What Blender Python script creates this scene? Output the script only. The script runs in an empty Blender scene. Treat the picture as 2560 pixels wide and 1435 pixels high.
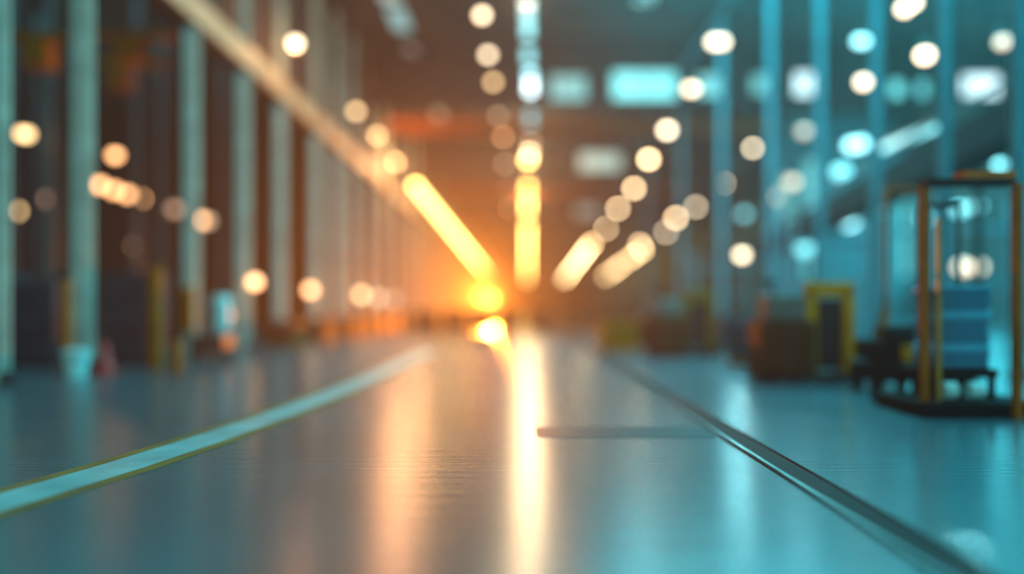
import bpy, bmesh, math, random
from mathutils import Vector, Matrix
random.seed(7)
C = bpy.context.scene.collection
F = 30/36*2560            # focal length in pixels of the 2560 wide frame
VX, VY, CH = 1300, 770, 1.2   # vanishing point of the hall and camera height

def X(px, Y): return (px-VX)/F*Y
def Z(py, Y): return CH-(py-VY)/F*Y
def YF(py): return CH*F/(py-VY)      # distance of a floor point

# ---------------------------------------------------------------- materials
def srgb(r, g, b):
    return tuple((c/255/12.92 if c <= 10 else ((c/255+0.055)/1.055)**2.4) for c in (r, g, b))
MATS = {}
def mat(name, rgb, rough=.6, metal=0., var=.25, scale=2., emit=None, strength=0.):
    if name in MATS: return MATS[name]
    m = bpy.data.materials.new(name); m.use_nodes = True
    nt = m.node_tree; b = nt.nodes['Principled BSDF']
    n = nt.nodes.new('ShaderNodeTexNoise'); n.inputs['Scale'].default_value = scale
    n.inputs['Detail'].default_value = 4
    tc = nt.nodes.new('ShaderNodeTexCoord')
    nt.links.new(tc.outputs['Object'], n.inputs['Vector'])
    r = nt.nodes.new('ShaderNodeValToRGB')
    c = srgb(*rgb)
    r.color_ramp.elements[0].position = .3; r.color_ramp.elements[1].position = .7
    r.color_ramp.elements[0].color = (*[x*(1-var) for x in c], 1)
    r.color_ramp.elements[1].color = (*[min(1, x*(1+var)) for x in c], 1)
    nt.links.new(n.outputs['Fac'], r.inputs['Fac'])
    nt.links.new(r.outputs['Color'], b.inputs['Base Color'])
    b.inputs['Roughness'].default_value = rough
    b.inputs['Metallic'].default_value = metal
    if emit:
        b.inputs['Emission Color'].default_value = (*emit, 1)
        b.inputs['Emission Strength'].default_value = strength
    MATS[name] = m
    return m

STEEL_L = mat('pale green painted steel', (178, 200, 190), .6)
STEEL_R = mat('teal painted steel', (32, 128, 142), .5)
BEIGE   = mat('beige painted girder', (170, 148, 116), .55)
DARKST  = mat('dark grey steel', (40, 44, 47), .6)
ROOFM   = mat('dark brown roof sheet', (34, 33, 34), .9)
WALLU   = mat('dark brown cladding', (48, 38, 35), .9)
WALLL   = mat('grey blue wall sheet', (50, 66, 72), .8)
WALLR   = mat('teal wall sheet', (70, 150, 160), .7)
OCHRE   = mat('ochre paint', (165, 92, 20), .5)
YELLOW  = mat('yellow machine paint', (255, 140, 6), .4)
ORANGE  = mat('orange machine paint', (165, 88, 25), .5)
CRANEM  = mat('orange crane paint', (190, 100, 40), .5)
BLACK   = mat('black rubber', (22, 24, 26), .6)
DKBLUE  = mat('dark blue cabinet paint', (38, 62, 74), .45)
BROWN   = mat('brown crate board', (84, 48, 32), .8)
RED     = mat('red plastic', (190, 24, 20), .5)
WHITE   = mat('pale teal plastic', (170, 220, 220), .4)
BLUEB   = mat('blue sack cloth', (30, 110, 140), .7)
BLUEL   = mat('light blue sack cloth', (60, 160, 190), .7)
GREYB   = mat('grey machine cover', (110, 110, 105), .6)
GREYP   = mat('grey plastic', (90, 98, 100), .5)
HOUSING = mat('lamp housing', (60, 60, 60), .4, .5)
WARMC = (1.0, .62, .27)
def lens(name, col, s): return mat(name, (230, 230, 220), .3, 0, 0, 2, col, s)
L_WARM   = lens('warm lens', WARMC, 6.5)
L_BRIGHT = lens('bright warm lens', (1, .74, .46), 8.)
L_AMBER  = lens('amber lens', (1.0, .47, .18), 7.)
L_DIMW   = lens('dim warm lens', (1.0, .68, .42), 2.4)
L_DIMA   = lens('dim amber lens', (1.0, .5, .28), 1.6)
L_FAR    = lens('far warm lens', (1, .60, .15), 27.)
L_MIDW = lens('strong warm lens', (1, .68, .36), 30.)
L_MIDC = lens('strong pale lens', (.95, .75, .5), 17.)
L_FARP   = lens('far peach lens', (1, .66, .30), 45.)
L_COOL   = lens('cool lens', (.35, .85, .95), 5.)
L_CWH = lens('cool white lens', (.8, 1.05, 1.1), 7.)
L_COOLD  = lens('dim cool lens', (.2, .62, .7), 2.5)
G_BR  = lens('bright teal pane', (.14, .78, .84), .95)
G_WH  = lens('white teal pane', (.85, 1.0, 1.1), 1.5)
G_MID = lens('mid teal pane', (.10, .46, .52), .8)
G_DIM = lens('dim teal pane', (.07, .27, .30), .6)
G_GREY= lens('dim grey pane', (.2, .2, .19), .6)

def floor_mat():
    m = bpy.data.materials.new('polished concrete'); m.use_nodes = True
    nt = m.node_tree; b = nt.nodes['Principled BSDF']
    tc = nt.nodes.new('ShaderNodeTexCoord')
    mp = nt.nodes.new('ShaderNodeMapping'); mp.inputs['Scale'].default_value = (.5, 9., 1)
    n1 = nt.nodes.new('ShaderNodeTexNoise'); n1.inputs['Scale'].default_value = 1.6; n1.inputs['Detail'].default_value = 5
    nt.links.new(tc.outputs['Object'], mp.inputs['Vector']); nt.links.new(mp.outputs[0], n1.inputs['Vector'])
    bp = nt.nodes.new('ShaderNodeBump'); bp.inputs['Strength'].default_value = .35; bp.inputs['Distance'].default_value = .014
    nt.links.new(n1.outputs['Fac'], bp.inputs['Height']); nt.links.new(bp.outputs[0], b.inputs['Normal'])
    n2 = nt.nodes.new('ShaderNodeTexNoise'); n2.inputs['Scale'].default_value = .6; n2.inputs['Detail'].default_value = 6
    nt.links.new(tc.outputs['Object'], n2.inputs['Vector'])
    r = nt.nodes.new('ShaderNodeValToRGB')
    r.color_ramp.elements[0].position = .3; r.color_ramp.elements[1].position = .7
    r.color_ramp.elements[0].color = (*srgb(34, 74, 84), 1); r.color_ramp.elements[1].color = (*srgb(48, 92, 102), 1)
    nt.links.new(n2.outputs['Fac'], r.inputs['Fac']); nt.links.new(r.outputs['Color'], b.inputs['Base Color'])
    b.inputs['Roughness'].default_value = .23
    b.inputs['IOR'].default_value = 2.3
    return m
FLOORM = floor_mat()
LINE_T = mat('pale teal floor paint', (140, 186, 190), .3)
LINE_O = mat('ochre floor paint', (150, 105, 50), .35)
JOINT  = mat('dark floor joint', (26, 50, 56), .45)
CHAN   = mat('dark channel steel', (34, 26, 24), .7)
RAILM  = mat('bright rail steel', (150, 175, 175), .25, .6)

for m_ in (OCHRE, ORANGE, BROWN, CRANEM, GREYB, YELLOW, DARKST, BLACK, DKBLUE):
    m_.node_tree.nodes['Principled BSDF'].inputs['Specular IOR Level'].default_value = .1; m_.node_tree.nodes['Principled BSDF'].inputs['Roughness'].default_value = .85
for m_ in (JOINT, CHAN, LINE_O): m_.node_tree.nodes['Principled BSDF'].inputs['Specular IOR Level'].default_value = .12

# ---------------------------------------------------------------- mesh helpers
class MB:
    def __init__(s): s.bm = bmesh.new()
    def box(s, x0, x1, y0, y1, z0, z1, bev=0):
        r = bmesh.ops.create_cube(s.bm, size=1, matrix=Matrix.Translation(((x0+x1)/2, (y0+y1)/2, (z0+z1)/2)) @ Matrix.Diagonal((abs(x1-x0), abs(y1-y0), abs(z1-z0), 1)))
        if bev:
            es = list({e for v in r['verts'] for e in v.link_edges})
            bmesh.ops.bevel(s.bm, geom=es, offset=bev, segments=3, affect='EDGES', profile=.6)
        return s
    def cyl(s, p, q, r1, r2=None, n=20):
        p, q = Vector(p), Vector(q); d = q-p
        M = Matrix.Translation((p+q)/2) @ d.to_track_quat('Z', 'Y').to_matrix().to_4x4()
        bmesh.ops.create_cone(s.bm, cap_ends=True, segments=n, radius1=r1, radius2=r1 if r2 is None else r2, depth=d.length, matrix=M)
        return s
    def sph(s, c, r, sc=(1, 1, 1), n=20):
        bmesh.ops.create_uvsphere(s.bm, u_segments=n, v_segments=n//2, radius=r, matrix=Matrix.Translation(c) @ Matrix.Diagonal((*sc, 1)))
        return s
    def lathe(s, prof, n=28, c=(0, 0, 0)):
        rings = []
        for r, z in prof:
            rings.append([s.bm.verts.new((c[0]+r*math.cos(2*math.pi*k/n), c[1]+r*math.sin(2*math.pi*k/n), c[2]+z)) for k in range(n)])
        for a, b in zip(rings, rings[1:]):
            for k in range(n): s.bm.faces.new((a[k], a[(k+1) % n], b[(k+1) % n], b[k]))
        s.bm.faces.new(rings[0][::-1]); s.bm.faces.new(rings[-1])
        return s
    def prism(s, pts, y0, y1):     # x-z outline swept along y
        a = [s.bm.verts.new((x, y0, z)) for x, z in pts]; b = [s.bm.verts.new((x, y1, z)) for x, z in pts]
        n = len(pts); s.bm.faces.new(a); s.bm.faces.new(b[::-1])
        for k in range(n): s.bm.faces.new((a[k], b[k], b[(k+1) % n], a[(k+1) % n]))
        return s
    def build(s, name, m, parent=None, smooth=False, kind=None):
        bmesh.ops.recalc_face_normals(s.bm, faces=s.bm.faces)
        me = bpy.data.meshes.new(name); s.bm.to_mesh(me); s.bm.free()
        me.materials.append(m)
        if smooth:
            for p in me.polygons: p.use_smooth = True
        o = bpy.data.objects.new(name, me); C.objects.link(o)
        if parent: o.parent = parent
        if kind: o['kind'] = kind
        return o
def tag(o, label, cat=None, group=None, kind=None):
    o['label'] = label
    if cat: o['category'] = cat
    if group: o['group'] = group
    if kind: o['kind'] = kind
    return o
def thing(name, label, cat, loc=(0, 0, 0), rz=0, group=None):
    o = bpy.data.objects.new(name, None); C.objects.link(o)
    o.location = loc; o.rotation_euler = (0, 0, rz)
    o.empty_display_size = .1
    return tag(o, label, cat, group)
def dup(root, loc, label=None, group=None, rz=None, mats=None):
    r = root.copy(); C.objects.link(r); r.location = loc
    if rz is not None: r.rotation_euler = (0, 0, rz)
    if label: r['label'] = label
    if group: r['group'] = group
    elif 'group' in r.keys(): del r['group']
    for ch in list(root.children):
        c = ch.copy(); C.objects.link(c); c.parent = r
        for g in ch.children:
            d = g.copy(); C.objects.link(d); d.parent = c
    return r

# ---------------------------------------------------------------- the setting
XL, XR, Y0, Y1, ZR = -32., 26.5, -8., 345., 14.4
XC, XCR = -8.2, 8.5
def struct(name, mb, m, label=None, parent=None):
    o = mb.build(name, m, parent)
    o['kind'] = 'structure'
    if label: o['label'] = label
    return o
struct('floor', MB().box(XL, XR, Y0, Y1, -.3, 0), FLOORM, 'polished grey concrete floor of the hall with long reflections')
struct('ceiling', MB().box(XL, XR, Y0, Y1, ZR, ZR+.3), ROOFM, 'dark roof of the hall')
struct('wall_left', MB().box(XL-.3, XL, Y0, Y1, -.3, ZR+.3), WALLL, 'dark grey blue side wall behind the machine bay')
struct('wall_right', MB().box(XR, XR+.3, Y0, Y1, -.3, ZR+.3), WALLR, 'teal side wall behind the bright bay')
struct('wall_far', MB().box(XL-.3, XR+.3, Y1, Y1+.3, -.3, ZR+.3), WALLU, 'far end wall of the hall lost in the orange haze')
struct('wall_back', MB().box(XL-.3, XR+.3, Y0-.3, Y0, -.3, ZR+.3), WALLL, 'wall behind the viewer')
# cladding that closes the aisle above the girder
w = MB().box(XC-.42, XC-.3, Y0, Y1, 8.95, ZR)
struct('wall_upper', w, WALLU, 'dark brown cladding above the beige girder')

# floor markings: three strips that lie in the floor paint
def ribbon(name, pts, m, label, z):       # pts: (x left, x right, y)
    b = MB()
    lo = []
    for x0, x1, y in pts: lo.append((b.bm.verts.new((x0, y, z)), b.bm.verts.new((x1, y, z)), b.bm.verts.new((x0, y, .001)), b.bm.verts.new((x1, y, .001))))
    for p, q in zip(lo, lo[1:]):
        b.bm.faces.new((p[0], p[1], q[1], q[0])); b.bm.faces.new((p[2], p[0], q[0], q[2])); b.bm.faces.new((p[1], p[3], q[3], q[1]))
    b.bm.faces.new((lo[0][0], lo[0][1], lo[0][3], lo[0][2])); b.bm.faces.new((lo[-1][0], lo[-1][1], lo[-1][3], lo[-1][2]))
    o = b.build(name, m); o['kind'] = 'structure'; o['label'] = label
    return o
SX = [(4.0, -3.42), (5.3, -3.20), (6.4, -3.02), (7.6, -2.88), (9.5, -2.72), (13.5, -2.58), (24, -2.5)]
ribbon('trim_1', [(x-.19, x+.19, y) for y, x in SX], LINE_T, 'pale teal stripe painted along the aisle floor', .004)
ribbon('trim_2', [(x-.31, x-.195, y) for y, x in SX], LINE_O, 'ochre edge line on the wall side of the teal stripe', .004)
ribbon('trim_3', [(x+.195, x+.31, y) for y, x in SX], LINE_O, 'ochre edge line on the aisle side of the teal stripe', .004)
ribbon('trim_4', [(.15, 1.84, 7.9), (.15, 1.84, 8.6)], JOINT, 'dark expansion joint across the floor', .003)
# channel with two rails
ch = thing('cable_channel', 'dark steel cable channel running down the floor with a bright rail edge', 'channel', (0, 3, 0))
MB().box(1.93, 2.10, 0, 57, .0005, .006).build('channel_cover', CHAN, ch)
MB().box(1.86, 1.885, 0, 57, .0005, .010).build('edge_strip', BLACK, ch)
MB().box(1.89, 1.925, 0, 57, .0005, .008).build('rail', RAILM, ch)
MB().box(2.105, 2.125, 0, 57, .0005, .012).build('edge_strip', BLACK, ch)

# ---------------------------------------------------------------- columns
def column_mesh(w, d, h):
    b = MB(); t = .03
    b.box(-w/2, w/2, -d/2, -d/2+t, 0, h); b.box(-w/2, w/2, d/2-t, d/2, 0, h); b.box(-t/2, t/2, -d/2+t, d/2-t, 0, h)
    return b
ORD = ['first', 'second', 'third', 'fourth', 'fifth', 'sixth', 'seventh', 'eighth']
def columns(x, ys, w, h, m, name, adj, group, word):
    proto = None
    for i, y in enumerate(ys):
        if i < len(ORD): lab, grp = f'{adj} column, {ORD[i]} of its row counted from the viewer', None
        else: lab, grp = f'{adj} column in the far dense part of its row', group
        if proto is None:
            proto = thing(name, lab, 'column', (x, y, 0))
            column_mesh(w, w*.9, h).build('shaft', m, proto)
            MB().box(-w*.75, w*.75, -w*.7, w*.7, 0, .03).box(-w*.6, -w*.5, -w*.55, w*.55, .03, .2).box(w*.5, w*.6, -w*.55, w*.55, .03, .2).build('base_plate', DARKST, proto)
        else: dup(proto, (x, y, 0), lab, grp)
yl = [13.35, 16., 21.3, 25.3, 29.2, 34.3, 38., 41.6]
while yl[-1] < 335: yl.append(yl[-1]+5.)
columns(XC, yl, .30, 8.2, STEEL_L, 'steel_column', 'pale green steel', 'far columns under the beige girder', '')
# upper column stubs over the girder
yr = [11.2, 14.55, 17.1, 20.4, 24.2, 29, 36, 45.]
while yr[-1] < 325: yr.append(yr[-1]+12)
columns(XCR, yr, .2, ZR, STEEL_R, 'painted_column', 'bright teal painted steel', 'far columns of the teal row', '')
us = None
for i, y in enumerate(yl[1:]):
    if us is None:
        us = column_mesh(.24, .2, ZR-9.02).build('column_extension', STEEL_L); us.location = (XC, y, 9.02)
        tag(us, 'grey upper column standing on top of the beige girder', 'column', 'upper columns above the beige girder')
    else:
        o = us.copy(); C.objects.link(o); o.location = (XC, y, 9.02)
# second row of thin columns deep in the machine bay
bc = None
for i, (px, Y) in enumerate([(132, 29), (100, 38), (345, 35.5), (30, 32), (405, 39.5), (560, 46)]):
    lab = f'thin grey column deep in the machine bay, {ORD[i]} from the outer side'
    if bc is None:
        bc = thing('bay_column', lab, 'column', (X(px, Y), Y, 0)); column_mesh(.26, .24, ZR).build('shaft', GREYP, bc)
        MB().box(-.3, .3, -.3, .3, 0, .03).build('base_plate', DARKST, bc)
    else: dup(bc, (X(px, Y), Y, 0), lab)

# girder (crane runway) on the pale columns
g = thing('crane_girder', 'long beige crane runway girder carried by the pale green columns', 'girder', (XC, 2, 8.2))
Lg = 340
MB().box(-.02, .02, 0, Lg, .04, .72).build('web', BEIGE, g)
MB().box(-.2, .2, 0, Lg, .0, .04).build('lower_flange', DARKST, g)  # underside shade of the girder put into this dark colour
MB().box(-.22, .22, 0, Lg, .72, .77).build('upper_flange', BEIGE, g)
MB().box(.03, .20, 0, Lg, .10, .72).build('busbar_cover', BEIGE, g)
MB().box(-.05, .05, 0, Lg, .77, .81).build('rail', DARKST, g)
# right runway rail
g2 = thing('edge_girder', 'slim dark teal girder on the bright teal columns', 'girder', (XCR-.35, 2, 13.3))
MB().box(-.08, .08, 0, Lg, 0, .35).build('web', DARKST, g2)
MB().box(-.05, .22, 0, Lg, -.06, 0).build('bracket_ledge', STEEL_R, g2)

# sloping conveyor bridge on the teal side
def beam_between(p, q, w, h):
    b = MB(); p, q = Vector(p), Vector(q); d = q-p
    s = d.cross(Vector((0, 0, 1))).normalized()*w/2; u = Vector((0, 0, h/2))
    v = [b.bm.verts.new(x) for x in (p-s-u, p+s-u, p+s+u, p-s+u, q-s-u, q+s-u, q+s+u, q-s+u)]
    for f in ((0, 1, 2, 3), (7, 6, 5, 4), (0, 4, 5, 1), (1, 5, 6, 2), (2, 6, 7, 3), (3, 7, 4, 0)): b.bm.faces.new([v[k] for k in f])
    return b
cv = thing('conveyor_bridge', 'dark overhead conveyor bridge sloping away behind the teal columns', 'conveyor')
P1, P2 = (X(2700, 15), 15, Z(230, 15)), (X(1900, 40), 40, Z(625, 40))
beam_between(P1, P2, .9, .8).build('trough', mat('near black steel', (20, 28, 31), 1.), cv)
up = Vector((-.4, 0, .75))
beam_between(Vector(P1)+up, Vector(P2)+up, .06, .06).build('guard_rail', STEEL_R, cv)
for k in range(9):
    a = Vector(P1).lerp(Vector(P2), (k+.5)/9)
    MB().box(a.x-.43, a.x-.37, a.y-.03, a.y+.03, a.z+.2, a.z+.75).build('rail_post', STEEL_R, cv)
for k in range(4):
    a = Vector(P1).lerp(Vector(P2), (k+.6)/4)
    MB().box(a.x-.06, a.x+.06, a.y-.06, a.y+.06, 0, a.z-.2).build('leg', DARKST, cv)
tb = thing('tube_lamp', 'slanting pale teal tube lamp fixed above the conveyor bridge', 'lamp')
q1, q2 = Vector((X(2335, 21), 21, Z(318, 21))), Vector((X(2205, 25), 25, Z(372, 25)))
beam_between(q1, q2, .14, .14).build('tube', L_COOLD, tb)
beam_between(q1+Vector((0, 0, .11)), q2+Vector((0, 0, .11)), .2, .06).build('housing', HOUSING, tb)
for q in (q1, q2): MB().cyl(q+Vector((0, 0, .12)), (q.x, q.y, ZR-.01), .012, n=8).build('rod', HOUSING, tb)

# roof: saw-tooth bulkheads with glazing facing the viewer, trusses, skylights
def bulkhead(Y, zlo, rects, label, wi, x0=-7.8, x1=XR-.1):
    o = MB().box(x0, x1, Y, Y+.25, zlo, ZR).build(f'trim_{wi}', ROOFM); o['kind'] = 'structure'; o['label'] = label
    for k, (a, b, c, d, gm, lab) in enumerate(rects):
        wn = thing(f'window_{wi*10+k}', lab, None); wn['kind'] = 'structure'
        if 'category' in wn.keys(): del wn['category']
        xa, xb, zt, zb = X(a, Y), X(b, Y), Z(c, Y), Z(d, Y)
        MB().box(xa, xb, Y-.06, Y-.02, zb, zt).build('pane', gm, wn)
        fr = MB(); t = .07
        fr.box(xa-t, xb+t, Y-.1, Y, zt, zt+t).box(xa-t, xb+t, Y-.1, Y, zb-t, zb).box(xa-t, xa, Y-.1, Y, zb, zt).box(xb, xb+t, Y-.1, Y, zb, zt)
        n = max(1, round((xb-xa)/1.4))
        for j in range(1, n): fr.box(xa+(xb-xa)*j/n-.02, xa+(xb-xa)*j/n+.02, Y-.1, Y-.06, zb, zt)
        fr.build('frame', DARKST, wn)
bulkhead(44, 11.6, [
    (1375, 1465, 190, 250, G_DIM, 'small dim teal roof window beside the central lamp row'),
    (1532, 1690, 180, 248, G_BR, 'wide bright teal roof window in the near bulkhead'),
    (1745, 1800, 190, 240, G_MID, 'narrow teal roof window at the end of the wide bright one'),
    (1880, 1915, 190, 235, G_DIM, 'small dark teal roof window in the shaded bay'),
    (1988, 2028, 185, 238, G_WH, 'short white glowing roof window between dark teal columns'),
    (2225, 2255, 205, 242, G_BR, 'first of two small bright teal roof windows side by side'),
    (2295, 2315, 205, 242, G_BR, 'second of two small bright teal roof windows side by side'),
    (2405, 2495, 190, 240, G_WH, 'large white glowing roof window near the outer wall')],
    'dark bulkhead under the roof nearest to the viewer', 5)
bulkhead(67, 11.2, [
    (1450, 1550, 385, 425, G_MID, 'teal roof window in the middle bulkhead')], 'dark bulkhead under the roof in the middle', 6)
bulkhead(102, 11.3, [
    (1440, 1500, 515, 545, G_DIM, 'dim teal roof window in the far bulkhead')], 'dark bulkhead under the roof far down the hall', 7)
def skylight(n, x0, x1, ya, yb, gm, lab):
    w = thing(f'window_{n}', lab, None); w['kind'] = 'structure'
    MB().box(x0, x1, ya, yb, ZR-.05, ZR-.01).build('pane', gm, w)
    b = MB()
    b.box(x0-.06, x0, ya-.06, yb+.06, ZR-.09, ZR).box(x1, x1+.06, ya-.06, yb+.06, ZR-.09, ZR).box(x0, x1, ya-.06, ya, ZR-.09, ZR).box(x0, x1, yb, yb+.06, ZR-.09, ZR)
    b.build('frame', DARKST, w)
skylight(1, -5.9, -5.1, 32, 40.5, G_MID, 'long teal skylight strip near the viewer')
skylight(2, -5.8, -5.2, 42.5, 60, G_GREY, 'long dim grey skylight strip behind the teal one')
skylight(3, 4.9, 5.7, 31.5, 37, G_DIM, 'short dim teal skylight strip on the bright side')
skylight(4, 5.6, 10.5, 29.5, 35, G_DIM, 'wide dim teal skylight at the top of the view')
tr = None
for i, y in enumerate([35, 42] + [53+9*k for k in range(30)]):
    if tr is None:
        tr = MB().box(-7.7, XCR+14, -.1, .1, -.12, 0).box(-7.7, XCR+14, -.1, .1, -.9, -.75)
        for k in range(15): tr.cyl((-7.5+2*k, 0, -.1), (-6.5+2*k, 0, -.8), .05, n=6).cyl((-6.5+2*k, 0, -.8), (-5.5+2*k, 0, -.1), .05, n=6)
        tr = tr.build('roof_truss', DARKST); tr.location = (0, y, ZR)
        tag(tr, 'dark steel roof truss spanning the aisle', 'truss', 'roof trusses across the aisle')
    else:
        o = tr.copy(); C.objects.link(o); o.location = (0, y, ZR)
# bridge cranes
def crane(y, z, lab, m):
    t = thing('roof_beam', lab, 'beam', (0, y, z))
    MB().box(-8.4, 16, -.03, .03, .04, .86).build('web', m, t)
    MB().box(-8.4, 16, -.3, .3, 0, .04).build('lower_flange', m, t)
    MB().box(-8.4, 16, -.3, .3, .86, .9).build('upper_flange', m, t)
    for k in range(9): MB().box(-7+2.5*k-.03, -7+2.5*k+.03, -.25, -.03, .04, .86).build('stiffener', m, t)
crane(52.6, 11.9, 'orange steel beam spanning the aisle under the roof, the nearer one', CRANEM)
crane(81.6, 11.9, 'orange steel beam spanning the aisle, the one farther away in the haze', CRANEM)

# ---------------------------------------------------------------- lamps
def lamp_proto(name, r, lm, label, group=None, twin=None, top=ZR, loc=(0, 0, 0), cat='lamp', sc=(1, 1, .85)):
    t = thing(name, label, cat, loc, 0, group)
    x, y, z = loc
    offs = [(0, 0)] if not twin else [(-twin[0]/2, -twin[1]/2), (twin[0]/2, twin[1]/2)]
    for ox, oz in offs:
        MB().sph((ox, 0, oz), r, sc).build('globe', lm, t, True)
    ox, oz = offs[-1]
    MB().lathe([(.03, oz+r*.85+.22), (.07, oz+r*.85+.2), (.08, oz+r*.85+.05), (r*.75, oz+r*.62), (r*.7, oz+r*.6)], 20).build('housing', HOUSING, t, True)
    if twin: MB().cyl((-twin[0]/2, 0, -twin[1]/2+r*.8), (twin[0]/2, 0, twin[1]/2+r*.8), .03, n=8).build('crossbar', HOUSING, t)
    MB().cyl((0, 0, oz+r*.85+.2), (0, 0, top-z), .012, n=6).build('rod', HOUSING, t)
    return t
ZL = 12.1
def lamp_at(px, py, lm, label, z=None, Y=None, r=.17, **k):
    if Y is None: Y = (z-CH)*F/(VY-py)
    else: z = Z(py, Y)
    return lamp_proto('pendant_lamp', r, lm, label, loc=(X(px, Y), Y, z), **k)
# row against the dark cladding
rowA = [(738, 108), (890, 278), (943, 338), (989, 405)]
for i, (px, py) in enumerate(rowA):
    lamp_at(px, py, [L_BRIGHT, L_WARM, L_WARM, L_AMBER][i], f'round warm lamp beside the dark cladding, {ORD[i]} of its row from the viewer', 9.9)
rowB = [(1205, 38), (1220, 137), (1233, 205), (1246, 290), (1258, 342)]
for i, (px, py) in enumerate(rowB):
    lamp_at(px, py, [L_BRIGHT, L_BRIGHT, L_WARM, L_DIMW, L_AMBER][i], f'round warm lamp in mid aisle, {ORD[i]} of its row from the viewer', ZL)
for i, (px, py) in enumerate([(1262, 410), (1266, 440), (1272, 470), (1276, 520), (1280, 545)]):
    lamp_at(px, py, [L_DIMW, L_DIMW, L_DIMA, L_AMBER, L_DIMA][i], f'faint warm lamp of the mid aisle row, {ORD[i]} behind the bright ones', ZL)
rowC = [(1795, 105, (.3, 0)), (1728, 222, (.16, 0)), (1668, 325, None), (1622, 398, None), (1585, 471, None), (1545, 521, None), (1515, 572, None)]
for i, (px, py, tw) in enumerate(rowC):
    lamp_at(px, py, [L_BRIGHT, L_BRIGHT, L_MIDC, L_MIDW, L_MIDW, L_MIDW, L_MIDW][i], f'round warm lamp on the teal side, {ORD[i]} of its row from the viewer', 10.9, twin=tw, r=.17 if i < 2 else .21)
# central row: cool near, warm far
CEN = [(1318, 8), (1318, 36), (1319, 62), (1319, 84), (1320, 130), (1321, 150), (1325, 185), (1326, 208), (1326, 226), (1326, 250), (1327, 285), (1327, 306), (1327, 335), (1327, 358), (1325, 380)]
NTH = ORD + ['ninth', 'tenth', 'eleventh', 'twelfth', 'thirteenth', 'fourteenth', 'fifteenth']
for i, (px, py) in enumerate(CEN):
    lamp_at(px, py, [L_COOLD, L_COOLD, L_COOLD, L_COOLD, L_COOLD, L_COOLD, L_COOL, L_CWH, L_CWH, L_COOL, L_COOLD, L_COOLD, L_DIMW, L_DIMW, L_WARM][i], f'cool white lamp over the middle of the aisle, {NTH[i]} of its row from the viewer' if i < 12 else f'pale warm lamp ending the cool middle row, {NTH[i-12]} after the cool ones', 12.3, r=.2)
# far dense parts of the rows
def far_row(xf, ys, z, lm, label, group, r):
    p = None
    for y in ys:
        loc = (xf(y), y, z)
        if p is None: p = lamp_proto('pendant_lamp', r, lm, label, group, loc=loc)
        else: dup(p, loc, label, group)
def yfor(py, z): return (z-CH)*F/(VY-py)
def spaced(a, b, s):
    out = []; y = a
    while y < b: out.append(y); y += s
    return out
def lerp_x(px0, py0, px1, py1, z):
    a, b = yfor(py0, z), yfor(py1, z); xa, xb = X(px0, a), X(px1, b)
    return lambda y: xa+(xb-xa)*(y-a)/(b-a)
far_row(lerp_x(1040, 465, 1232, 702, 9.9), spaced(yfor(465, 9.9), 290, 4.2), 9.9, L_FAR, 'round yellow lamp in the far glowing part of the cladding row', 'far yellow lamps of the cladding row', .24)
far_row(lerp_x(1320, 400, 1318, 700, 12.3), spaced(yfor(400, 12.3), 340, 5.), 12.3, L_FAR, 'yellow lamp in the far glowing part of the central row', 'far yellow lamps of the central row', .24)
far_row(lerp_x(1478, 610, 1408, 702, 10.9), spaced(yfor(610, 10.9), 300, 5.8), 10.9, L_FARP, 'round yellow lamp in the far part of the teal side row', 'far yellow lamps of the teal side row', .26)
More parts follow.
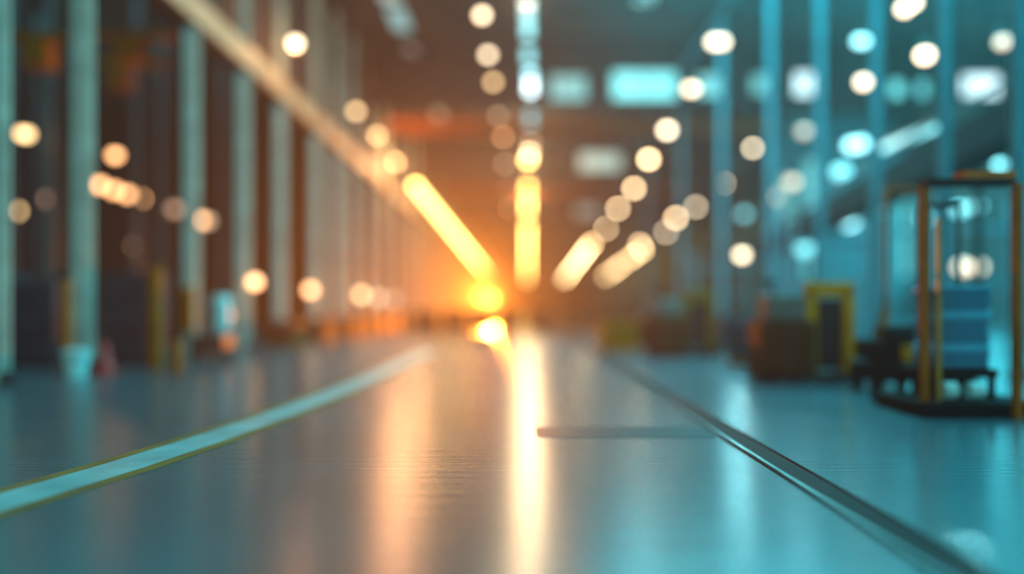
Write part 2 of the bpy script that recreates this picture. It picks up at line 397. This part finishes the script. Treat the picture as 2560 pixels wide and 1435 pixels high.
# outer row of the teal bay
for i, (px, py) in enumerate([(1882, 370), (1808, 458), (1740, 517), (1690, 545), (1665, 580), (1600, 612)]):
    lamp_at(px, py, [L_MIDC, L_MIDC, L_MIDC, L_MIDW, L_MIDC, L_MIDW][i], f'warm lamp in the outer teal bay, {ORD[i]} of its slanting row', 10.2, r=[.15, .18, .2, .25, .25, .3][i])
far_row(lerp_x(1640, 600, 1515, 690, 10.2), spaced(yfor(625, 10.2), 250, 12), 10.2, L_FARP, 'round peach lamp at the far end of the outer bay row', 'far peach lamps of the outer bay row', .27)
for px, py, Y, lm, lab, kw in [
    (2272, 14, 22, L_BRIGHT, 'tilted twin warm lamp at the top of the view in the teal bay', dict(twin=(.22, .16), r=.15)),
    (2153, 103, 26, L_COOL, 'cool teal lamp under the roof between teal columns', dict(twin=(.12, 0), r=.15)),
    (2312, 138, 20, L_BRIGHT, 'bright warm lamp half hidden by a teal column edge', dict(r=.17)),
    (2158, 205, 28, L_BRIGHT, 'bright warm lamp below the cool teal one', dict(r=.17)),
    (2506, 105, 22, L_DIMW, 'warm lamp beside the outermost teal column', dict(r=.16)),
    (2010, 328, 34, L_DIMA, 'faint grey peach lamp above the conveyor bridge', dict(r=.22)),
    (1980, 455, 40, L_DIMW, 'pale speckled lamp above the far end of the conveyor bridge', dict(r=.27)),
    (1935, 492, 44, L_DIMA, 'faint speckled lamp beside the pale one near the conveyor bridge', dict(r=.27)),
    (1860, 535, 46, L_COOLD, 'faint teal lamp low in the outer bay', dict(r=.25)),
    (2140, 362, 30, L_COOL, 'large pale teal lamp above the conveyor bridge', dict(twin=(.3, .06), r=.22)),
    (2103, 430, 28.6, L_COOLD, 'round teal lamp just under the large pale teal one', dict(r=.28)),
    (2122, 552, 32, L_COOL, 'big glowing teal white lamp below the conveyor bridge', dict(r=.32)),
    (2012, 620, 38, L_COOLD, 'dim teal lamp low behind the yellow stackers', dict(r=.35)),
    (1855, 637, 30, L_BRIGHT, 'single bright peach lamp hanging low over the stackers', dict(r=.17)),
    (2500, 412, 24, L_COOLD, 'small teal lamp above the orange mast', dict(r=.14)),
    (2425, 668, 28, L_DIMW, 'double pale warm lamp seen through the orange mast', dict(twin=(.5, 0), r=.24)),
    (2310, 545, 30, L_COOLD, 'pale grey teal lamp behind the orange mast upright', dict(r=.2)),
    (2420, 520, 26, L_COOLD, 'pale teal lamp inside the orange mast opening', dict(twin=(.5, .1), r=.2)),
    # machine bay
    (62, 335, 28.3, L_WARM, 'warm lamp between the two outermost pale columns', dict(twin=(.12, -.02), r=.17)),
    (288, 388, 30.4, L_AMBER, 'amber lamp high between the second and third pale columns', dict(r=.18)),
    (39, 527, 41, L_WARM, 'warm lamp low between the outermost pale columns', dict(r=.24)),
    (118, 497, 40, L_DIMA, 'faint amber lamp beside the low warm one', dict(r=.24)),
    (4, 582, 44, L_DIMA, 'faint warm lamp at the edge of the view', dict(r=.24)),
    (250, 462, 36, L_AMBER, 'amber lamp heading a slanting line of lamps in the machine bay', dict(r=.22)),
    (285, 475, 38, L_AMBER, 'second amber lamp of the slanting line in the machine bay', dict(r=.22)),
    (318, 485, 40, L_AMBER, 'third amber lamp of the slanting line in the machine bay', dict(r=.22)),
    (348, 496, 42, L_AMBER, 'last and brightest amber lamp of the slanting line in the machine bay', dict(r=.26)),
    (437, 523, 46, L_DIMA, 'faint amber lamp just before the third pale column', dict(r=.27)),
    (500, 550, 48, L_AMBER, 'amber lamp just behind the third pale column', dict(r=.27)),
    (517, 552, 50, L_DIMW, 'dim lamp overlapping the amber one behind the third column', dict(r=.27)),
    (341, 615, 50, L_DIMA, 'very faint low lamp over the machine cabinets', dict(r=.27)),
    ]:
    lamp_at(px, py, lm, lab, Y=Y, **kw)
# column lamps low on the pale columns
for i, (px, py, Y) in enumerate([(637, 705, 25.3), (776, 725, 34.3), (903, 737, 46.6), (945, 745, 51.6), (983, 750, 56.6)]):
    x, z = X(px, Y-.45), Z(py, Y-.45)
    t = thing('column_lamp', f'low amber lamp on an arm at a pale column, {ORD[i]} from the viewer', 'lamp', (x, Y-.45, z))
    r = .16+.02*i
    MB().sph((0, 0, 0), r).build('globe', [L_AMBER, L_AMBER, L_WARM, L_DIMW, L_DIMA][i], t, True)
    MB().lathe([(.05, r+.06), (.06, r*.9), (r*.7, r*.72), (r*.6, r*.7)], 16).build('housing', HOUSING, t, True)
    MB().cyl((0, 0, r+.04), (XC-x, .29, r+.04), .025, n=8).build('arm', HOUSING, t)

# ---------------------------------------------------------------- forklift and stackers
def wheel(b, x, y, r, w):
    b.lathe([(r*.92, -w/2), (r, -w/2+.02), (r, w/2-.02), (r*.92, w/2)], 24)
def wheel_obj(x, y, r, w, par):
    b = MB(); b.cyl((x-w/2, y, r), (x+w/2, y, r), r, n=24)
    o = b.build('wheel', BLACK, par)
    MB().cyl((x-w/2-.01, y, r), (x+w/2+.01, y, r), r*.5, n=16).build('hub', GREYP, o)
    return o
def forklift(loc):
    t = thing('mast_truck', 'tall orange masted truck with blue sacks stacked behind its mast', 'truck', loc)
    MB().box(-.50, -.43, -.05, .06, .16, 2.55).build('mast_upright', ORANGE, t)
    MB().box(.39, .455, -.30, -.19, .0, 2.55).build('mast_upright', ORANGE, t)
    MB().box(-.31, -.27, 0, .06, .16, 2.2).build('inner_upright', mat('dull yellow paint', (170, 125, 30), .5), t)
    MB().box(-.12, .455, -.18, .06, 2.62, 2.70).build('mast_crossbar', CRANEM, t)
    MB().box(-.50, .455, -.18, .06, 2.55, 2.62).build('mast_crossbar', DARKST, t)
    MB().box(-.56, .80, -.18, 1.25, .03, .16, .02).build('chassis', BLACK, t)
    MB().box(-.3, .5, .25, 1.1, .40, .50).build('deck', BLACK, t)
    for x in (-.25, .45):
        for y in (.3, 1.05): MB().box(x-.03, x+.03, y-.03, y+.03, .16, .40).build('deck_post', BLACK, t)
    for x in (-.12, .17): MB().cyl((x-.07, .14, .27), (x+.07, .14, .27), .1, n=24).build('roller', WHITE, t)
    MB().box(-.05, .75, 1.17, 1.24, .16, .5, .02).build('battery_body', BLACK, t)
    b = MB()
    b.box(0, .47, 1.08, 1.12, 2.44, 2.5)
    b.box(-.03, 0, 1.08, 1.12, .16, 2.5).box(.47, .5, 1.08, 1.12, .16, 2.5)
    b.build('load_guard', DARKST, t)
    return t
FX, FY = X(2415, 9.5), 9.5
forklift((FX, FY, 0))
z = .501
for i in range(10):
    h = .094
    w = .31+random.uniform(-.02, .02)
    sk = MB().box(-w, w, -.33, .33, 0, h, .04).build('sack', [BLUEB, BLUEB, BLUEL, BLUEB][i % 4], None, True)
    sk.location = (FX+.16+random.uniform(-.02, .02), FY+.65, z)
    tag(sk, 'blue sack at the bottom of the stack behind the orange mast' if i == 0 else ('light blue sack lying on top of the stack' if i == 9 else f'flat blue sack in the stack behind the orange mast, {ORD[i-1]} above the lowest'), 'sack')
    z += h+.001

def stacker(loc, rz, label, body, frame):
    t = thing('pallet_stacker', label, 'stacker', loc, rz)
    # portal frame (inverted U) at +x, battery body at -x
    for s in (-1, 1): MB().box(.38+s*.31-.09, .38+s*.31+.09, -.08, .08, .12, 1.5, .02).build('mast_upright', frame, t)
    MB().box(-.02, .78, -.08, .08, 1.38, 1.62, .03).build('mast_head', frame, t)
    MB().box(.18, .58, -.03, .03, .2, 1.35).build('mast_screen', DARKST, t)
    MB().box(-.85, .02, -.45, .45, .14, 1.0, .06).build('battery_body', body, t)
    MB().box(-.72, -.1, -.35, .35, 1.0, 1.42, .08).build('hood', GREYB, t)
    MB().box(-.88, .8, -.4, .5, .06, .14, .02).build('chassis', BLACK, t)
    MB().cyl((-.6, -.3, 1.4), (-.75, -.45, 1.62), .025, n=8).cyl((-.9, -.45, 1.62), (-.6, -.45, 1.62), .025, n=8).build('handle', BLACK, t)
    for x in (-.7, .62):
        for y in (-.32, .32): MB().cyl((x, y-.05, .09), (x, y+.05, .09), .09, n=16).build('wheel', BLACK, t)
    for s in (-1, 1): MB().box(.38+s*.25-.07, .38+s*.25+.07, .1, 1.1, .06, .11).build('fork', BLACK, t)
    return t
stacker((X(2015, 14.), 14., 0), 0, 'yellow framed stacker with a brown body parked by the teal columns', BROWN, YELLOW)
stacker((X(1708, 21.), 21., 0), math.pi*.04, 'small ochre stacker with a brown body parked farther down the aisle', BROWN, OCHRE)
# low tugger / pallet truck pieces
tg = thing('tow_tractor', 'low dark tow tractor with an orange yellow bumper beside the tall mast', 'tractor', (X(2235, 12.2), 12.2, 0))
MB().box(-.38, .45, -.25, .7, .16, .42, .05).build('chassis', BLACK, tg)
MB().box(-.02, .45, -.34, -.26, .46, .68, .02).build('bumper', YELLOW, tg)
MB().box(-.1, .42, -.24, .5, .45, .95, .08).build('body', DARKST, tg)
MB().box(-.38, -.12, -.2, .5, .45, .75, .06).build('seat', BLACK, tg)
MB().cyl((-.2, .1, .7), (-.02, .2, 1.45), .03, n=8).build('steering_column', ORANGE, tg)
for x in (-.3, .35):
    for y in (-.1, .55): wheel_obj(x, y, .16, .1, tg)
pf = thing('portal_frame', 'slender brown orange portal frame behind the orange mast', 'frame', (X(2265, 13.6), 13.6, 0))
for x in (-.32, .32): MB().box(x-.03, x+.03, -.03, .03, .0, 3.05).build('post', CRANEM, pf)
MB().box(-.35, .35, -.03, .03, 3.05, 3.13).build('crossbar', CRANEM, pf)

def crate(name, w, d, h, m):
    b = MB(); t = .02; b.box(-w/2, w/2, -d/2, d/2, .1, h, .01)
    return b
def crate_thing(label, loc, w, d, h, m, rz=0, group=None):
    t = thing('crate', label, 'crate', loc, rz, group)
    MB().box(-w/2, w/2, -d/2, d/2, .12, h, .015).build('box', m, t)
    b = MB()
    for k in range(3): b.box(-w/2+(w-.1)/2*k, -w/2+(w-.1)/2*k+.1, -d/2, d/2, 0, .1)
    b.box(-w/2, w/2, -d/2, d/2, .1, .12).build('pallet', OCHRE, t)
    MB().box(-w/2-.01, w/2+.01, -d/2-.01, d/2+.01, h, h+.03, .005).build('lid', m, t)
    return t
crate_thing('orange yellow crate on the floor between the small stacker and the aisle', (X(1545, 23), 23, 0), 1.0, .9, .78, OCHRE)
crate_thing('dark brown crate beside the small ochre stacker', (X(1620, 25), 25, 0), .9, .9, .8, BROWN)
crate_thing('dark crate against a teal column beyond the small stacker', (X(1840, 22.5), 22.5, 0), 1.1, .9, .95, DKBLUE)
crate_thing('dark crate between the two yellow stackers', (X(1880, 18.2), 18.2, 0), .8, .9, .85, DKBLUE)
for i, px in enumerate([1072, 1138, 1204, 1270, 1346, 1440, 1505, 1570]):
    crate_thing(f'brown crate standing across the aisle end in the haze, {ORD[i]} from the cladding side', (X(px, 42), 42+.3*(i % 2), 0), 1.15, .9, 1.08+.05*(i % 3), BROWN)
cr0 = None
for i, Y in enumerate([27.2, 31.5, 36.2, 40, 44, 48, 53, 58, 64, 70]):
    lab = f'reddish brown crate at the foot of the pale columns, {ORD[i]} from the viewer' if i < 8 else 'reddish brown crate far down at the foot of the pale columns'
    if cr0 is None: cr0 = crate_thing(lab, (XC+.75, Y, 0), .95, 2.0, .78, BROWN)
    else: dup(cr0, (XC+.75, Y, 0), lab, 'far reddish brown crates' if i >= 8 else None)

# ---------------------------------------------------------------- machine bay things
def cabinet(label, loc, w, d, h, m):
    t = thing('machine_cabinet', label, 'cabinet', loc)
    MB().box(-w/2, w/2, -d/2, d/2, .08, h, .02).build('body', m, t)
    MB().box(-w/2+.03, w/2-.03, -d/2+.03, d/2-.03, 0, .08).build('plinth', BLACK, t)
    n = 2
    for k in range(n):
        xa = -w/2+.03+(w-.06)/n*k
        dr = MB().box(xa+.01, xa+(w-.06)/n-.01, -d/2-.025, -d/2-.001, .12, h-.05, .005).build('door', m, t)
        MB().box(xa+.05, xa+.08, -d/2-.06, -d/2-.026, h*.45, h*.6).build('handle', GREYP, dr)
cabinet('dark blue machine cabinet between the second and third pale columns', (X(325, 18.2), 18.4, 0), 1.25, .45, 1.95, DKBLUE)
cabinet('dark blue machine cabinet between the outermost pale columns', (X(85, 18), 18, 0), 1.1, .45, 1.75, DKBLUE)
cabinet('dark grey machine cabinet deep in the bay behind the third column', (X(430, 27), 27, 0), 1.3, 1, 2.1, DARKST)
cabinet('dark blue machine cabinet at the edge of the view', (X(-10, 21), 21, 0), 1.2, 1, 2.0, DKBLUE)
def post(px, ytop, Y, w, label, m=OCHRE):
    t = thing('guard_post', label, 'post', (X(px, Y), Y, 0))
    MB().box(-w/2, w/2, -w/2, w/2, .012, Z(ytop, Y), .015).build('post', m, t)
    MB().box(-w/2-.05, w/2+.05, -w/2-.05, w/2+.05, 0, .012).build('base_plate', DARKST, t)
post(390, 668, 16.8, .19, 'tall ochre guard post beside the dark blue cabinet')
post(165, 700, 15.2, .13, 'ochre guard post before the second pale column')
post(441, 850, 15.6, .16, 'short ochre guard post before the third pale column')
bx = thing('switch_box', 'ochre switch box strapped to the third pale column', 'box', (XC, 21.05, .62))
MB().box(-.17, .17, -.12, .05, 0, 1.1, .02).build('box', OCHRE, bx)
MB().box(-.14, .14, -.135, -.121, .1, 1.0).build('cover', OCHRE, bx)
# bin
bn = thing('plastic_bin', 'pale teal plastic bin on the floor at the second pale column', 'bin', (X(190, 14.9), 14.9, 0))
MB().lathe([(.17, 0), (.22, .38), (.24, .38), (.24, .42), (.2, .42)], 24).build('tub', WHITE, bn, False)
MB().lathe([(.245, .42), (.245, .45), (.1, .49)], 24).build('lid', WHITE, bn)
# cone
cn = thing('traffic_cone', 'dull red traffic cone before the dark blue cabinet', 'cone', (X(262, 15.6), 15.6, 0))
MB().lathe([(.19, .03), (.16, .06), (.05, .55), (.03, .58)], 24).build('cone', RED, cn, True)
MB().box(-.24, .24, -.24, .24, 0, .03, .01).build('base', RED, cn)
# cart with drum
ct = thing('cart', 'dark brown cart at the foot of the fourth pale column', 'cart', (X(530, 19.2), 19.2, 0))
MB().box(-.38, .38, -.35, .35, .18, .6, .03).build('box', mat('dark red brown paint', (80, 48, 44), .6), ct)
for x in (-.3, .3):
    for y in (-.28, .28): MB().cyl((x-.03, y, .09), (x+.03, y, .09), .09, n=16).build('wheel', BLACK, ct)
    MB().box(x-.02, x+.02, -.3, .3, .16, .19).build('axle_plate', DARKST, ct)
dr = thing('drum', 'pale teal drum standing on the dark brown cart', 'drum', (X(553, 19.2), 19.2, .6))
MB().lathe([(.17, 0), (.21, .03), (.215, .28), (.225, .3), (.215, .32), (.215, .6), (.225, .62), (.215, .64), (.21, .86), (.18, .88)], 28).build('barrel', WHITE, dr, True)
MB().cyl((.08, 0, .88), (.08, 0, .91), .04, n=12).build('cap', GREYP, dr)
# ochre hoists high in the bay
def hoist(px, py, Y, s, label):
    t = thing('hanging_hoist', label, 'hoist', (X(px, Y), Y, Z(py, Y)))
    MB().box(-1.3*s, 1.3*s, -.12, .12, .35*s, .55*s).build('beam', OCHRE, t)
    MB().box(-.3*s, .3*s, -.3, .3, -.3*s, .34*s, .04).build('motor', OCHRE, t)
    MB().cyl((0, 0, -.3*s), (0, 0, -.9*s), .03, n=8).build('chain', DARKST, t)
    for q in (-1, 1): MB().cyl((q*s, 0, .55*s), (q*s, 0, ZR-Z(py, Y)-.01), .03, n=8).build('rod', DARKST, t)
hoist(320, 130, 24, 1., 'ochre chain hoist hanging high between the second and third pale columns')
hoist(100, 140, 21, 1., 'dim ochre chain hoist hanging high between the outermost pale columns')
hoist(300, 195, 30, 1.2, 'brown ochre chain hoist hanging behind the nearer one')
# teal standing rack in the outer teal bay
def rack(loc, label, n=3, w=2.6, h=4.5, m=STEEL_R):
    t = thing('storage_rack', label, 'rack', loc)
    for x in (-w/2, w/2):
        for y in (-.5, .5): MB().box(x-.05, x+.05, y-.05, y+.05, 0, h).build('upright', m, t)
    for k in range(n):
        zz = .5+k*h/n
        MB().box(-w/2+.05, w/2-.05, -.5, .5, zz, zz+.08).build('shelf', m, t)
    return t
for i, (px, Y) in enumerate([(2440, 25.5), (2230, 33.5), (2080, 26), (1975, 48), (1800, 43)]):
    rack((X(px, Y), Y, 0), f'teal storage rack in the outer bay, {ORD[i]} from the outer wall', h=[4.5, 5.5, 4, 5, 4][i])

# cross partition with tall panes
pw = MB().box(17, XR-.05, 58, 58.2, 0, ZR); pw = pw.build('wall_partition', WALLR); pw['kind'] = 'structure'; pw['label'] = 'teal cross wall closing the outer bay'
for k, (a, b_, c, d, gm) in enumerate([(2170, 2215, 430, 700, G_MID), (2010, 2055, 400, 690, G_MID), (1950, 1980, 440, 600, G_DIM), (2255, 2300, 430, 700, G_DIM), (2390, 2470, 440, 560, G_MID)]):
    Y = 57.9
    wn = thing(f'window_{90+k}', f'tall teal window in the cross wall, {ORD[k]} in line', None); wn['kind'] = 'structure'
    MB().box(X(a, Y), X(b_, Y), Y, Y+.05, Z(d, Y), Z(c, Y)).build('pane', gm, wn)
    fr = MB(); xa, xb, zb, zt = X(a, Y), X(b_, Y), Z(d, Y), Z(c, Y)
    fr.box(xa-.08, xa, Y-.05, Y+.08, zb-.08, zt+.08).box(xb, xb+.08, Y-.05, Y+.08, zb-.08, zt+.08).box(xa, xb, Y-.05, Y+.08, zt, zt+.08).box(xa, xb, Y-.05, Y+.08, zb-.08, zb)
    fr.build('frame', DARKST, wn)

# ---------------------------------------------------------------- light
def area(name, loc, size, size_y, rot, col, power):
    l = bpy.data.lights.new(name, 'AREA'); l.shape = 'RECTANGLE'; l.size = size; l.size_y = size_y
    l.color = col; l.energy = power
    o = bpy.data.objects.new(name, l); C.objects.link(o); o.location = loc; o.rotation_euler = rot
    return o
def point(name, loc, r, col, power):
    l = bpy.data.lights.new(name, 'POINT'); l.shadow_soft_size = r; l.color = col; l.energy = power
    o = bpy.data.objects.new(name, l); C.objects.link(o); o.location = loc
    return o
TEAL = (.05, .62, .74)
area('window_light_outer_bay', (XR-.3, 30, 7), 9, 60, (0, math.radians(90), 0), TEAL, 5200)  # added bare teal light along the side wall, which has no panes
area('skylight_outer_bay', (17, 19, ZR-.2), 12, 32, (0, 0, 0), TEAL, 8500)  # added fill that tints the outer bay; no roof opening is built here
area('skylight_aisle', (7, 24, ZR-.2), 9, 20, (0, 0, 0), (.04, .66, .78), 7500)  # fill added above the frame to spread teal over the floor
area('skylight_machine_bay', (-20, 26, ZR-.2), 12, 40, (0, 0, 0), (.1, .6, .7), 2200)  # added teal fill that lifts the machine bay background
area('window_light_behind', (0, Y0+.4, 7), 26, 9, (math.radians(90), 0, 0), (.28, .72, .72), 2200)  # unseen soft fill added before the closed back wall
area('lamp_row_overhead', (-3.6, 20, ZR-.3), .5, 10, (0, 0, 0), (1, .6, .35), 350)  # added strip without lamp bodies, for warm streaks on the floor
lamp_at(978, -70, L_WARM, 'warm lamp above the upper edge of the view, mirrored in the floor', 12.6)  # unseen lamp added for the warm floor streak beside the aisle
lamp_at(1312, -60, L_WARM, 'pale warm lamp above the near end of the middle row, mirrored in the floor', 12.6)  # unseen lamp added to feed the central floor streak
for px, py, z, p, c in [(738, 108, 9.9, 120, 0), (943, 338, 9.9, 120, 0), (1045, 475, 9.9, 650, 0), (989, 400, 9.9, 850, 0), (978, -70, 12.6, 450, 0),
                     (1312, -60, 12.6, 700, 1), (1322, 380, 12.3, 1900, 1), (1320, 480, 12.3, 1700, 1)]:
    Y = yfor(py, z); point('lamp_light', (X(px, Y), Y-.02, z-(.3 if z < 10 else .7)), 0, [(1, .45, .18), (1, .68, .36)][c], p)  # added bodiless lights beside lamps so girder and floor catch light
for px, py, Y, p in [(1600, 215, 40.5, 220), (1845, 545, 30, 110), (2450, 215, 40, 120), (2005, 215, 40, 200), (1850, 400, 30, 70), (2430, 400, 24, 150)]:
    point('window_glow', (X(px, Y), Y, Z(py, Y)), 0, (.25, .85, .95), p)  # added bodiless teal points for floor reflections, some with no window near
# floodlights added down the aisle to make the orange glow in the air
def flood(px, Y, z, s, p, lab, st, cone, turn):
    fl = thing('floodlight', lab, 'lamp', (X(px, Y), Y, 0))
    MB().cyl((0, 0, 0), (0, 0, z-.4*s), .06, n=10).build('pole', DARKST, fl)
    MB().box(-.4*s, .4*s, 0, .3*s, z-.4*s, z+.4*s, .03).build('housing', DARKST, fl)
    MB().box(-.36*s, .36*s, -.03, -.001, z-.36*s, z+.36*s).build('lens', lens('flood lens %g' % st, (1, .6, .08), st), fl)
    l = bpy.data.lights.new('floodlight_beam', 'SPOT'); l.energy = p; l.color = (1, .24, .02); l.shadow_soft_size = 0
    l.spot_size = math.radians(cone); l.spot_blend = 1
    o = bpy.data.objects.new('floodlight_beam', l); C.objects.link(o); o.location = (X(px, Y), Y-.3, z)
    o.rotation_euler = (math.radians(-90), 0, math.radians(-turn))
flood(1228, 62, Z(748, 62), .8, 130000, 'yellow floodlight glowing low at the end of the aisle', 2., 46, 9)
flood(1205, 150, 3.2, 1., 80000, 'second floodlight hidden in the haze far behind the bright one', 20., 20, 0)

w = bpy.data.worlds.new('hall air'); bpy.context.scene.world = w; w.use_nodes = True
nt = w.node_tree
nt.nodes['Background'].inputs['Color'].default_value = (.02, .05, .06, 1)
vs = nt.nodes.new('ShaderNodeVolumeScatter')
vs.inputs['Color'].default_value = (1, 1, 1, 1); vs.inputs['Density'].default_value = .0012; vs.inputs['Anisotropy'].default_value = .72
nt.links.new(vs.outputs[0], nt.nodes['World Output'].inputs['Volume'])

# ---------------------------------------------------------------- camera
cd = bpy.data.cameras.new('camera'); co = bpy.data.objects.new('camera', cd); C.objects.link(co)
co.location = (0, 0, CH); co.rotation_euler = (math.radians(90), 0, 0)
cd.lens = 30; cd.sensor_width = 36; cd.sensor_fit = 'HORIZONTAL'
cd.shift_x = -20/2560; cd.shift_y = (770-717.5)/2560
cd.clip_start = .05; cd.clip_end = 1000
cd.dof.use_dof = True; cd.dof.focus_distance = 6.56; cd.dof.aperture_fstop = .030/.218
cd.dof.aperture_ratio = 1.0
sc = bpy.context.scene; sc.camera = co
sc.view_settings.view_transform = 'Standard'; sc.view_settings.look = 'None'
sc.view_settings.exposure = 0; sc.view_settings.gamma = 1

sc.cycles.max_bounces = 5; sc.cycles.diffuse_bounces = 2; sc.cycles.glossy_bounces = 3; sc.cycles.volume_bounces = 0
